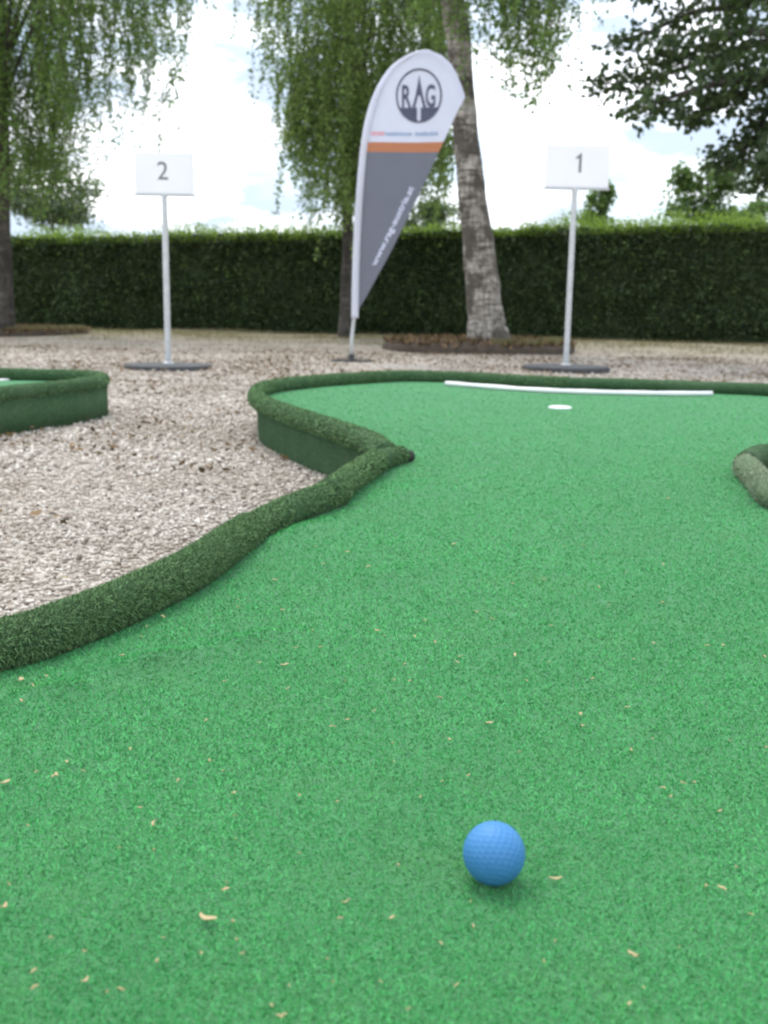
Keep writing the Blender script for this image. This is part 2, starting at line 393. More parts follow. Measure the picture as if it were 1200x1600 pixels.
def carpet_sheet(poly, name, parent, step=0.016):
    """grid with gentle folds, trimmed to the outline"""
    poly = np.array(poly); x0, y0 = poly.min(0); x1, y1 = poly.max(0)
    xs = np.arange(x0, x1 + step, step); ys = np.arange(y0, y1 + step, step); X, Y = np.meshgrid(xs, ys)
    ok = in_poly(X.ravel(), Y.ravel(), poly).reshape(X.shape)
    c = ok[:-1, :-1] | ok[1:, :-1] | ok[:-1, 1:] | ok[1:, 1:]       # the ragged border stays under the rolls
    c = ok[:-1, :-1] & ok[1:, :-1] & ok[:-1, 1:] & ok[1:, 1:]
    i = np.arange(X.size).reshape(X.shape)
    f = np.stack([i[:-1, :-1][c], i[:-1, 1:][c], i[1:, 1:][c], i[1:, :-1][c]], 1)
    v = np.stack([X.ravel(), Y.ravel(), carpet_z(X, Y).ravel()], 1)
    used = np.unique(f); re = np.full(len(v), -1); re[used] = np.arange(len(used))
    return link(name, mesh_np(name, v[used], re[f]), MT['carpet'], parent, True)
fill_poly('carpet_backing', lane_poly, CZ - 0.012, MT['carpet'], lane)
carpet_sheet(lane_poly, 'carpet', lane)

def kerb(name, c, r, parent, wall=True, lump=0.10, seed=0, zc=RZ, taper=(1.0, 0.3)):
    """a turf-covered roll; its outer skirt drops to the ground"""
    n = len(c); s = np.concatenate([[0], np.cumsum(np.linalg.norm(np.diff(c, axis=0), axis=1))])
    rr = r * (1 + lump * (2 * vnoise(s, s * 0, 0.11, 20 + seed) - 1) + 0.5 * lump * (2 * vnoise(s, s * 0, 0.035, 40 + seed) - 1))
    u = s / s[-1]; rr = rr * np.interp(u, [0, 1 - taper[1], 1], [1, 1, taper[0]])
    P = np.column_stack([c, zc + 0.004 * (vnoise(s, s * 0, 0.2, 60 + seed) - 0.5) - r * (1 - np.interp(u, [0, 1 - taper[1], 1], [1, 1, taper[0]]))])
    v, f = tube(P, rr, 18, True, 0.04)
    return link(name, mesh_py(name, v, f), MT['kerb'], parent, True)
def skirt(name, c, parent, inset, z0=-0.05, z1=CZ + 0.01, thick=0.012):
    t = np.gradient(c, axis=0); nrm = np.column_stack([t[:, 1], -t[:, 0]]); nrm /= np.linalg.norm(nrm, axis=1)[:, None] + 1e-9
    a = c + nrm * inset; b = c + nrm * (inset + thick)
    v = []; f = []; n = len(c)
    levels = [(z0, -0.004), (z0 + 0.05, 0.0), (z1 - 0.04, 0.002), (z1, 0.006)]
    for i in range(n):
        for z, o in levels: v.append((*(a[i] - nrm[i] * o), z))
        v.append((*b[i], z1)); v.append((*b[i], z0))
    for i in range(n - 1):
        for k in range(6):
            k2 = (k + 1) % 6; f.append((i * 6 + k, i * 6 + k2, i * 6 + 6 + k2, i * 6 + 6 + k))
    return link(name, mesh_py(name, v, f), MT['kerb'], parent, True)
kerb('kerb_roll', A_c, 0.0268, lane, seed=1, lump=0.15, taper=(0.86, 0.3))
kB = kerb('kerb_roll', B_c, 0.0265, lane, seed=2, lump=0.12, taper=(0.68, 0.28))
kerb('kerb_roll', C_c, 0.030, lane, seed=3, lump=0.07)
kD = kerb('kerb_roll', D_c, 0.027, lane, seed=4); kD.data.materials.clear(); kD.data.materials.append(MT['kerb_pale'])  # right-hand roll gets a paler version of the kerb turf
kD['label'] = 'pale grey green kerb roll'
# solid stub at the waist; the dark inside the roll's open end is its colour
e = B_c[-1]; d_ = (B_c[-1] - B_c[-4]); d_ /= np.linalg.norm(d_)
v, f = tube([(*(e - d_ * 0.02), RZ - 0.010), (*(e + d_ * 0.028), RZ - 0.013)], [0.0180, 0.0165], 14)
link('dark_opening_stub', mesh_py('dark_opening_stub', v, f), MT['hole_dark'], kB, True)
for c in (A_c, C_c, D_c): skirt('side_wall', c, lane, 0.006)

# white strip along the back kerb, and the round white tee mark
st = [onz(x, y, CZ + 0.012) for x, y in ((697, 599), (760, 604), (830, 609), (900, 612), (980, 614), (1050, 615), (1112, 615))]
sp = spline(np.array(st), 8)
v, f = tube(sp, 0.0125 * (1 + 0.06 * np.sin(np.arange(len(sp)) * 0.8)), 10, True, 0.08, 0.95)
tag(link('boundary_strip', mesh_py('boundary_strip', v, f), MT['white'], lane, True), 'white strip along the back kerb')
c = onz(875, 638, CZ)
v, f = lathe([(0.046, 0.0), (0.046, 0.006), (0.040, 0.009)], (c[0], c[1], CZ - 0.001), 32)
tag(link('tee_mark', mesh_py('tee_mark', v, f), MT['white'], lane), 'round white tee mark')

# pile of the carpet and of the kerbs: real short fibres, coarser with distance
def blades(P, ln, wd, lean, jitter_n=None):
    n = len(P); a = rng.random(n) * 2 * math.pi
    h = rng.random(n) * (lean[1] - lean[0]) + lean[0]
    up = np.tile(np.array([0, 0, 1.0]), (n, 1)) if jitter_n is None else jitter_n
    ref = np.where(np.abs(up[:, 2:3]) < 0.9, np.array([[0, 0, 1.0]]), np.array([[1.0, 0, 0]]))
    t1 = np.cross(up, ref); t1 /= np.linalg.norm(t1, axis=1)[:, None]; t2 = np.cross(up, t1)
    side = t1 * np.cos(a)[:, None] + t2 * np.sin(a)[:, None]
    b2 = rng.random(n) * 2 * math.pi
    w_ = t1 * np.cos(b2)[:, None] + t2 * np.sin(b2)[:, None]
    tip = P + up * (ln * np.cos(h))[:, None] + side * (ln * np.sin(h))[:, None]
    V = np.empty((n, 3, 3)); V[:, 0] = P - w_ * wd[:, None] / 2; V[:, 1] = P + w_ * wd[:, None] / 2; V[:, 2] = tip
    return V.reshape(-1, 3), np.arange(3 * n).reshape(-1, 3)
def carpet_fibres(n_try=3000000):
    d = 0.40 * (5.7 / 0.40) ** rng.random(n_try)                   # log-uniform in distance
    half = 0.42 * d + 0.12; x = (rng.random(n_try) * 2 - 1) * (half + 0.7)
    keep = rng.random(n_try) < np.clip(1.0 / (0.5 + 0.5 * d), 0, 1) * np.clip(1 - (np.abs(x) - half) / 0.7, 0.12, 1)
    x, d = x[keep], d[keep]
    ins = in_poly(x, d, lane_poly); x, d = x[ins], d[ins]
    n = min(len(x), 800000); x, d = x[:n], d[:n]
    P = np.stack([x, d, carpet_z(x, d) - 0.0005], 1)
    s = np.clip(d / 0.8, 0.8, 6) ** 0.4
    V, F = blades(P, 0.0037 * s * (0.6 + 0.8 * rng.random(n)), 0.0014 * s, (0.5, 1.35))
    V[2::3, 2] = np.minimum(V[2::3, 2], np.repeat(P[:, 2], 1) + 0.0045)
    o = link('carpet_pile', mesh_np('carpet_pile', V, F), MT['pile'], lane); o['kind'] = 'stuff'
carpet_fibres()
def kerb_fibres(c, r, n, parent, zc=RZ, mname='kerb_pile'):
    seg = np.linalg.norm(np.diff(c, axis=0), axis=1); i = rng.choice(len(seg), n, p=seg / seg.sum()); u = rng.random(n)
    p = c[i] + (c[i + 1] - c[i]) * u[:, None]; t = (c[i + 1] - c[i]) / (seg[i][:, None] + 1e-9)
    nr = np.column_stack([t[:, 1], -t[:, 0]]); a = rng.random(n) * 2 * math.pi
    nn = np.column_stack([nr * np.cos(a)[:, None], np.sin(a)])
    P = np.column_stack([p, np.full(n, zc)]) + nn * r * 0.99
    d = np.clip(p[:, 1] / 1.2, 0.8, 2.5)
    V, F = blades(P, 0.0046 * d ** 0.4 * (0.5 + 1.0 * rng.random(n)), 0.0019 * d ** 0.8, (0.3, 1.2), nn)
    o = link('kerb_pile', mesh_np('kerb_pile', V, F), MT[mname], parent); o['kind'] = 'stuff'
kerb_fibres(A_c[45:-25], 0.0268, 60000, lane); kerb_fibres(A_c[-26:], 0.0245, 11000, lane, RZ - 0.003); kerb_fibres(B_c[:-12], 0.0262, 11000, lane); kerb_fibres(B_c[-13:-2], 0.021, 2600, lane, RZ - 0.004)
kerb_fibres(C_c[:140], 0.030, 36000, lane); kerb_fibres(D_c[:40], 0.027, 6000, lane, RZ, 'kerb_pile_pale')

# ------------------------------------------------------------------ lane 2, mostly beyond the left of the picture
lane2 = empty('minigolf_lane', (-2.6, 4.5, 0.0), 'separate low green minigolf lane on the gravel beside the number two sign', 'minigolf lane')
q = [onz(x, y, RZ) for x, y in ((-60, 622), (0, 616), (60, 610), (120, 603), (155, 597), (158, 592), (130, 588), (70, 586), (0, 585), (-60, 586))]
E_pts = [p[:2] for p in q] + [np.array(p) for p in ((-3.1, 5.15), (-3.7, 4.9), (-3.9, 4.3), (-3.6, 3.6), (-2.9, 3.25), (-2.3, 3.3))]
E_c = spline(E_pts, 9, True); E_cl = np.concatenate([E_c, E_c[:1]])
fill_poly('carpet', E_c, CZ, MT['carpet'], lane2)
kerb('kerb_roll', E_cl, 0.030, lane2, seed=6, lump=0.06)
skirt('side_wall', E_cl, lane2, 0.008)
kerb_fibres(E_cl, 0.030, 30000, lane2)
c = onz(-2, 594, CZ)
v, f = lathe([(0.055, 0.0), (0.055, 0.006), (0.048, 0.009)], (c[0], c[1], CZ), 32)
link('tee_mark', mesh_py('tee_mark', v, f), MT['white'], lane2)

# ------------------------------------------------------------------ blue ball
def golf_ball():
    R_ = 0.02135; c = onz(772, 1330, CZ + R_ + 0.002); c[2] = float(carpet_z(np.array([c[0]]), np.array([c[1]]))[0]) + R_ + 0.001
    bm = bmesh.new(); bmesh.ops.create_icosphere(bm, subdivisions=6, radius=1.0)
    co = np.array([v.co[:] for v in bm.verts])
    k = np.arange(332) + 0.5; ph = np.arccos(1 - 2 * k / 332); th = math.pi * (1 + 5 ** 0.5) * k
    dm = np.stack([np.cos(th) * np.sin(ph), np.sin(th) * np.sin(ph), np.cos(ph)], 1)
    dm = dm @ np.array(Matrix.Rotation(0.6, 3, 'X') @ Matrix.Rotation(0.4, 3, 'Y'))
    ang = np.arccos(np.clip((co @ dm.T).max(1), -1, 1)); a0 = 0.088
    dep = np.where(ang < a0, 0.016 * (1 - (ang / a0) ** 2), 0)
    for v_, dd, cc in zip(bm.verts, dep, co): v_.co = Vector(cc) * R_ * (1 - dd)
    me = bpy.data.meshes.new('golf_ball'); bm.to_mesh(me); bm.free()
    m, t, b = mat('blue_ball')
    t.links.new(ramp(t, noise(t, 60, 4), [(0.3, (0.046, 0.190, 0.415)), (0.7, (0.053, 0.208, 0.450))]), b.inputs['Base Color'])
    b.inputs['Roughness'].default_value = 0.55; b.inputs['Specular IOR Level'].default_value = 0.35
    o = link('golf_ball', me, m, None, True); o.location = tuple(c)
    tag(o, 'bright blue dimpled golf ball resting on the green carpet', 'golf ball')
golf_ball()

# ------------------------------------------------------------------ number signs
def sign(num, base_px, plate_px, rail_w, label, digit_px):
    """base_px: foot of the post; plate_px: left, top, right, bottom of the board"""
    b = onz(*base_px, 0.03); Y = b[1]
    x0, y0, x1, y1 = plate_px
    z = float(gz(np.array([b[0]]), np.array([Y]))[0])
    s = empty('number_sign', (b[0], Y, z), label, 'sign', 'number signs on the gravel')
    rad = 67 / F_PX * Y
    v, f = lathe([(rad * 0.97, -0.03), (rad, 0.006), (rad, 0.028), (rad * 0.985, 0.036), (rad * 0.3, 0.040), (0.05, 0.042)], (b[0], Y, z), 56)
    link('base', mesh_py('base', v, f), MT['rubber'], s)
    lo = ony((x0 + x1) / 2, y1, Y); hi = ony((x0 + x1) / 2, y0, Y)
    wd = (x1 - x0) / F_PX * Y; zb = lo[2]; zt = hi[2]; xc = b[0]
    v, f = lathe([(0.045, 0.03), (0.045, 0.048), (0.030, 0.055), (0.0235, 0.06), (0.0235, 0.07), (0.0225, zb - z - 0.005)], (b[0], Y, z), 20)
    link('post', mesh_py('post', v, f), MT['steel'], s, False)
    cx = ony((x0 + x1) / 2, (y0 + y1) / 2, Y)[0]
    bo = link('board', box(cx - wd / 2, cx + wd / 2, Y - 0.012, Y + 0.012, zb, zt, 0.004), MT['board'], s)
    link('rail', box(cx - wd / 2 - 0.01, cx + wd / 2 + 0.01, Y - 0.02, Y + 0.02, zb - 0.018, zb - 0.001, 0.003), MT['steel'], s)
    dx, dy0, dy1 = digit_px
    p0 = ony(dx, dy1, Y); p1 = ony(dx, dy0, Y); h = p1[2] - p0[2]
    if num == '1': me = mesh_py('numeral', [(0.00, 0, 0), (0.10, 0, 0), (0.10, 0.72, 0), (0.035, 0.72, 0), (-0.02, 0.64, 0), (-0.12, 0.585, 0), (-0.12, 0.50, 0), (0.00, 0.56, 0)], [(0, 1, 2, 7), (2, 3, 4, 7), (4, 5, 6, 7)])
    else: me = text_mesh(num, 1.0, 0.0)
    co = np.array([q.co[:] for q in me.vertices]); cxm = (co[:, 0].min() + co[:, 0].max()) / 2; hh = co[:, 1].max() - co[:, 1].min(); y_ = co[:, 1].min()
    for q in me.vertices:
        q.co = ((q.co.x - cxm) * h / hh + p0[0], Y - 0.0135, (q.co.y - y_) * h / hh + p0[2])
    me.materials.clear(); link('numeral', me, MT['digit'], bo)
sign('2', (263, 570), (212, 238, 301, 303), 0, 'number two sign on a thin post standing on gravel by the low separate lane', (255, 253, 281))
sign('1', (884, 573), (855, 226, 950, 293), 0, 'number one sign on a thin post behind the winding lane and its white strip', (903, 240, 270))

# ------------------------------------------------------------------ teardrop banner
def banner():
    b = onz(549, 560, 0.02); Y = b[1]
    z = float(gz(np.array([b[0]]), np.array([Y]))[0])
    s = empty('teardrop_banner', (b[0], Y, z), 'white and grey teardrop banner flag with a round logo on a curved pole', 'banner flag')
    def wav(x, zz): return Y + 0.020 * np.sin(7 * (x - b[0]) + 2.2 * zz) * np.clip((x - b[0]) * 2.2, 0, 1)
    P = lambda x, y, off=0.0: (lambda p: (p[0], wav(p[0], p[2]) + off, p[2]))(ony(x, y, Y))
    left = np.array([(664, 80), (648, 82), (632, 89), (612, 103), (598, 121), (587, 141), (577, 168), (569, 200), (563, 240), (557, 310), (553, 380), (551, 440), (550, 497)], float)
    right = np.array([(672, 80), (690, 87), (704, 100), (714, 117), (722, 137), (727, 152), (721, 163), (711, 182), (700, 207), (683, 243), (657, 300), (610, 395), (572, 464), (552, 497)], float)
    le = lambda y: np.interp(y, left[:, 1], left[:, 0]); ri = lambda y: np.interp(y, right[:, 1], right[:, 0])
    def panel(name, ya, yb, m, rows, parent, ease=False):
        t = np.linspace(0, 1, rows)
        if ease: t = t ** 2
        ys = ya + (yb - ya) * t; nc = 24; v = []; f = []
        for y in ys:
            for k in range(nc): v.append(P(le(y) + (ri(y) - le(y)) * k / (nc - 1), y + (0.0) ))
        for i in range(rows - 1):
            for k in range(nc - 1): f.append((i * nc + k, i * nc + k + 1, (i + 1) * nc + k + 1, (i + 1) * nc + k))
        return link(name, mesh_py(name, v, f), m, parent, True)
    up = panel('upper_cloth', 80.3, 222, MT['cloth_white'], 44, s, True)
    panel('orange_stripe', 222, 237.5, MT['cloth_orange'], 5, s)
    lo = panel('lower_cloth', 237.5, 497, MT['cloth_grey'], 50, s)
    # sleeve and pole
    sl = [ony(x + 4.5, y, Y) for x, y in left[::-1]] + [ony(x - 2, y + 3, Y) for x, y in ((680, 82), (697, 92), (709, 107), (719, 128), (725, 150))]
    sl = spline(np.array(sl), 6); rad = np.interp(np.arange(len(sl)) / len(sl), [0, 0.35, 0.62, 1], [0.033, 0.031, 0.013, 0.008])
    v, f = tube(sl, rad, 12, flat=1.0); link('sleeve', mesh_py('sleeve', v, f), MT['cloth_sleeve'], s, True)
    v, f = tube([(b[0], Y, z + 0.03), ony(549.5, 530, Y), ony(552.5, 503, Y), ony(554.5, 488, Y)], [0.017, 0.017, 0.016, 0.016], 12)
    link('pole', mesh_py('pole', v, f), MT['steel'], s, True)
    for k, (dx, dy) in enumerate(((0.19, 0.02), (0.04, 0.19))):
        p0 = (b[0] - dx, Y - dy, z + 0.014 + 0.004 * k); p1 = (b[0] + dx, Y + dy, z + 0.014 + 0.004 * k)
        v, f = tube([p0, p1], 0.016, 8, flat=0.7); link('foot_bar', mesh_py('foot_bar', v, f), MT['rubber'], s)
    v, f = lathe([(0.03, 0.01), (0.03, 0.06), (0.02, 0.075)], (b[0], Y, z), 16); link('pole_socket', mesh_py('pole_socket', v, f), MT['rubber'], s)
    # logo, printed flat on the cloth
    OFF = -0.006
    cx, cy, rx, ry = 654.5, 149.5, 36.0, 42.5
    def flat(name, polys, m, parent):
        bm = bmesh.new()
        for poly in polys:
            vv = [bm.verts.new(P(x, y, OFF)) for x, y in poly]
            bm.faces.new(vv)
        bmesh.ops.triangulate(bm, faces=bm.faces[:])
        me = bpy.data.meshes.new(name); bm.to_mesh(me); bm.free(); return link(name, me, m, parent)
    n = 64; ring = []
    for k in range(n):
        a0, a1 = 2 * math.pi * k / n, 2 * math.pi * (k + 1) / n
        p = lambda a, r: (cx + rx * r * math.cos(a), cy + ry * r * math.sin(a))
        ring.append([p(a0, 1.0), p(a1, 1.0), p(a1, 0.92), p(a0, 0.92)])
    flat('logo_ring', ring, MT['print_grey'], up)
    # filled lower segment, split by a white vertical bar
    seg = []
    for sgn in (-1, 1):
        yb = 168.0; pts = []
        a_s = math.asin((yb - cy) / (ry * 0.96)); xs_ = cx + sgn * 2.8
        for a in np.linspace(a_s, math.pi / 2 - 0.08, 14): pts.append((cx + sgn * rx * 0.96 * math.cos(a), cy + ry * 0.96 * math.sin(a)))
        pts.append((xs_, cy + ry * 0.95)); pts.append((xs_, yb)); seg.append(pts)
    flat('logo_segment', seg, MT['print_grey'], up)
    flat('logo_tower', [[(655, 117), (657.5, 132), (661, 150), (666, 168.2), (661.5, 168.2), (657.3, 152), (655, 148), (652.7, 152), (648.5, 168.2), (644, 168.2), (649, 150), (652.5, 132)]], MT['print_grey'], up)
    def word(txt, name, x0, y1, hgt, wid, m, parent, ang=0.0, bold=0.0):
        me = text_mesh(txt, 1.0, weight=bold); co = np.array([q.co[:] for q in me.vertices])
        mn = co.min(0); mxx = co.max(0); sx = wid / (mxx[0] - mn[0]); sy = hgt / (mxx[1] - mn[1])
        ca, sa = math.cos(ang), math.sin(ang)
        for q in me.vertices:
            u = (q.co.x - mn[0]) * sx; vv = (q.co.y - mn[1]) * sy
            q.co = P(x0 + u * ca - vv * sa, y1 - u * sa - vv * ca, OFF)
        me.materials.clear()
        return link(name, me, m, parent)
    word('R', 'logo_letter', 628, 168.3, 36, 15, MT['print_grey'], up, 0, 0.022); word('G', 'logo_letter', 665, 168.3, 36, 15, MT['print_grey'], up, 0, 0.022)
    # too small to read in the photograph: rows of small strokes stand where the lettering stands
    def strokes(name, x0, x1, m):
        pl = []; x = x0
        while x < x1 - 1.2:
            w_ = 1.2 + 1.2 * rng.random(); h0 = 4.2 + 2.6 * rng.random()
            pl.append([(x, 212), (x + w_, 212), (x + w_, 212 - h0), (x, 212 - h0)]); x += w_ + 0.7
        flat(name, pl, m, up)
    strokes('small_print', 580, 600, MT['print_red']); strokes('small_print', 602, 644, MT['print_blue']); strokes('small_print', 649, 686, MT['print_blue'])
    word('www.rag-austria.at', 'web_address', 590, 418, 12, 137, MT['print_white'], lo, math.atan2(123, 60), 0.02)
banner()

# ------------------------------------------------------------------ leaves
def leaf_quads(P, size, droop=0.5, aspect=0.7, out=None):
    """rhombic leaves; P (n,3) stalk points"""
    n = len(P); a = rng.random(n) * 2 * math.pi
    z = -droop + (rng.random(n) * 2 - 1) * (1 - abs(droop)) ; z = np.clip(z, -0.98, 0.98); r = np.sqrt(1 - z * z)
    d = np.stack([r * np.cos(a), r * np.sin(a), z], 1)
    k = rng.normal(size=(n, 3)); s = np.cross(d, k); s /= np.linalg.norm(s, axis=1)[:, None] + 1e-9
    L_ = (size * (0.65 + 0.7 * rng.random(n)))[:, None]
    V = np.empty((n, 4, 3)); V[:, 0] = P; V[:, 1] = P + d * L_ * 0.42 + s * L_ * aspect * 0.5; V[:, 2] = P + d * L_; V[:, 3] = P + d * L_ * 0.42 - s * L_ * aspect * 0.5
    # a slight fold along the midrib
    nn = np.cross(d, s); V[:, 1] += nn * L_ * 0.08; V[:, 3] += nn * L_ * 0.08
    return V.reshape(-1, 3), np.arange(4 * n).reshape(-1, 4)
def join(parts):
    vs_, fs_ = [], []; o = 0
    for v_, f_ in parts: vs_.append(v_); fs_.append(f_ + o); o += len(v_)
    return np.concatenate(vs_), np.concatenate(fs_)
def strand(top, ln, lean, n_leaf, curve=0.25):
    """a hanging birch twig: points down its length and the stalk points of its leaves"""
    t = np.linspace(0, 1, 9); ph = rng.random() * 6.28; am = 0.05 + 0.05 * rng.random()
    x = top[0] + lean[0] * (1 - (1 - t) ** 2) * curve * ln + am * np.sin(t * 5 + ph)
    y = top[1] + lean[1] * (1 - (1 - t) ** 2) * curve * ln + am * np.cos(t * 4 + ph)
    zz = top[2] - ln * t + 0.12 * ln * np.sin(t * math.pi) * 0.4
    p = np.stack([x, y, zz], 1)
    u = np.clip(rng.random(n_leaf) ** 0.85, 0, 1) * 8; i = np.minimum(u.astype(int), 7); fr = (u - i)[:, None]
    lp = p[i] * (1 - fr) + p[i + 1] * fr + rng.normal(size=(n_leaf, 3)) * np.array([0.030, 0.030, 0.02])
    return p, lp
def ribbon(pts, r):
    """thin three-sided twig"""
    P = np.array(pts); n = len(P); v = []; f = []
    for k in range(3):
        a = 2.094 * k; v.append(P + np.array([math.cos(a), math.sin(a), 0]) * (r * np.linspace(1, 0.35, n))[:, None])
    V = np.stack(v, 1).reshape(-1, 3); F = []
    for i in range(n - 1):
        for k in range(3): F.append((i * 3 + k, i * 3 + (k + 1) % 3, i * 3 + 3 + (k + 1) % 3, i * 3 + 3 + k))
    return V, np.array(F)

def birch(name_label, Y, trunk_px, region, n_str, depth, leaf, m, foot, crown_top, per=52, extra=None, seed=0, twigs=True, fmat='bark', lone=None):
    """trunk_px: (x, y, width) down to the foot; region: columns (x, y_bottom, weight) of the hanging foliage at this distance"""
    pts = []; rad = []
    for x, y, wpx in trunk_px:
        p = ony(x, y, Y); pts.append(p); rad.append(wpx / 2 / F_PX * Y)
    pts[-1][2] = foot
    root = empty('birch_tree', pts[-1], name_label, 'birch tree', 'birch trees along the hedge')
    c = spline(np.array(pts), 7); r = np.interp(np.linspace(0, 1, len(c)), np.linspace(0, 1, len(rad)), rad)
    top = c[0]; extr = np.array([top + np.array([(-0.10) * k, 0.05 * k, 0.8 * k]) for k in range(6, 0, -1)])
    c = np.concatenate([extr, c]); r = np.concatenate([np.linspace(0.02, r[0] * 0.9, 6), r])
    c[:, 0] += 0.005 * np.sin(np.arange(len(c)) * 0.7)
    v, f = tube(c, r, 24, True, 0.045); link('trunk', mesh_py('trunk', v, f), MT[fmat], root, True)
    # roots flare
    reg = np.array(region, float)
    cols = rng.choice(len(reg) - 1, n_str, p=reg[:-1, 2] / reg[:-1, 2].sum())
    tp = []; lp = []
    for num, ci in enumerate(cols):
        if num % 4 and tp:                       # neighbours of the strand before: strands hang in tufts
            o_ = tp[-(num % 4)]; sh = rng.normal(size=3) * np.array([0.12, 0.14, 0.12]); ln = (o_[0, 2] - o_[-1, 2]) * (0.7 + 0.45 * rng.random())
            p, l = strand(o_[0] + sh, ln, (rng.normal() * 0.25, rng.normal() * 0.25), int(per * ln * (0.7 + 0.6 * rng.random()))); tp.append(p); lp.append(l); continue
        u = rng.random(); x = reg[ci, 0] * (1 - u) + reg[ci + 1, 0] * u; yb = reg[ci, 1] * (1 - u) + reg[ci + 1, 1] * u
        Yd = Y + (rng.random() - 0.5) * 2 * depth
        bot = ony(x, yb - abs(rng.normal()) * 70 - 8, Yd)
        if rng.random() < 0.55: bot[2] += rng.random() * 2.6
        ln = 0.8 + 1.7 * rng.random()
        topz = bot[2] + ln
        p, l = strand((bot[0], Yd, topz), ln, (rng.normal() * 0.4, rng.normal() * 0.4), int(per * ln * (0.7 + 0.6 * rng.random())))
        tp.append(p); lp.append(l)
    for x, ya, yb in (lone or []):
        for rep in range(2):
            Yd = Y + (rng.random() - 0.5) * 0.5; p0 = ony(x, ya, Yd); p1 = ony(x, yb, Yd); ln = p0[2] - p1[2]
            p, l = strand((p0[0], Yd, p0[2]), ln, (rng.normal() * 0.15, 0), int(per * 0.8 * ln)); tp.append(p); lp.append(l)
    # limbs: from the trunk out and up, each carrying the strands nearest to it
    tops = np.array([p[0] for p in tp]); nl = 9
    idx = rng.choice(len(tops), nl, replace=False)
    cz = c[:, 2]
    for i in idx:
        e = tops[i].copy(); e[2] = max(e[2], 4.6 if Y < 15 else 3.6) + 0.3
        zs = max(4.3 if Y < 15 else 1.9, e[2] - 1.6 - rng.random()); zs = min(zs, c[2][2])
        k = int(np.argmin(np.abs(cz - zs))); s0 = c[k]
        mid = s0 * 0.45 + e * 0.55; mid[2] = max(s0[2], e[2]) + 0.25
        lc = spline(np.array([s0, mid, e, e + np.array([(e[0] - s0[0]) * 0.25, 0, -0.35])]), 6)
        v, f = tube(lc, np.linspace(max(0.025, r[k] * 0.26), 0.008, len(lc)), 7); link('limb', mesh_py('limb', v, f), MT['bark_dark'], root, True)
    P = np.concatenate(lp)
    if extra is not None: P = np.concatenate([P, extra])
    V, F = leaf_quads(P, np.full(len(P), leaf), 0.45, 0.72)
    o = link('crown', mesh_np('crown', V, F), m, root); o['kind'] = 'stuff'
    if twigs:
        V, F = join([ribbon(p, 0.006) for p in tp]); o = link('hanging_twigs', mesh_np('hanging_twigs', V, F), MT['twig'], root); o['kind'] = 'stuff'
    return root

# birch beside the banner
Y1 = 12.3
birch('tall leaning birch with scarred grey trunk rising from a mulch bed beside the banner', Y1,
      [(694, -170, 27), (707, 0, 35), (716, 60, 35), (723, 150, 36), (729, 220, 38), (737, 300, 42), (747, 380, 47), (752, 430, 51), (757, 480, 54), (761, 512, 60), (766, 536, 70)],
      [(560, 20, 0.6), (620, 60, 1.0), (690, 75, 1.2), (740, 110, 0.7), (775, 110, 0.8), (800, 165, 1.8), (850, 185, 1.6), (882, 150, 0.5), (915, 25, 0.3), (960, 10, 0.1)],
      500, 1.3, 0.046, MT['birch'], 0.05, 7.0, per=56)
# birch behind the banner, its crown hanging to the hedge
Y2 = 16.2
birch('dense weeping birch standing behind the teardrop banner in front of the hedge', Y2,
      [(548, -60, 13), (547, 100, 14), (545, 250, 15), (543, 380, 16), (541, 450, 17), (540, 495, 20), (540, 516, 26)],
      [(402, 90, 0.5), (418, 150, 0.8), (440, 240, 1.0), (455, 315, 1.6), (485, 350, 3.0), (520, 365, 3.2), (560, 365, 3.0), (610, 360, 3.0), (660, 345, 2.4), (690, 345, 1.0), (705, 330, 0.1)],
      760, 1.7, 0.055, MT['birch_far'], 0.0, 9.0, per=58, fmat='bark_dark')
# birch at the left
Y3 = 15.0
birch('birch with dark trunk and long drooping strands standing left of the number two sign', Y3,
      [(-4, -60, 20), (-2, 100, 24), (0, 260, 28), (1, 380, 30), (3, 460, 34), (4, 500, 38), (4, 518, 50)],
      [(-160, 320, 1.5), (-60, 340, 1.6), (0, 350, 2.6), (50, 345, 2.8), (100, 315, 2.4), (150, 235, 1.3), (178, 200, 1.0), (215, 180, 0.6), (250, 160, 0.45), (276, 140, 0.3), (295, 40, 0.1), (310, 40, 0.05)],
      600, 1.5, 0.048, MT['birch'], 0.0, 9.0, per=62, fmat='bark_dark', lone=[(192, -40, 215), (218, -40, 240), (238, 90, 238), (248, -60, 165), (262, 110, 210), (276, 120, 205), (286, -60, 95), (175, -20, 236), (150, 0, 262), (205, -40, 180), (40, 100, 345), (70, 120, 350), (95, 130, 345), (110, 120, 320), (22, 100, 330), (130, 80, 290), (58, 60, 335), (84, 90, 318)])

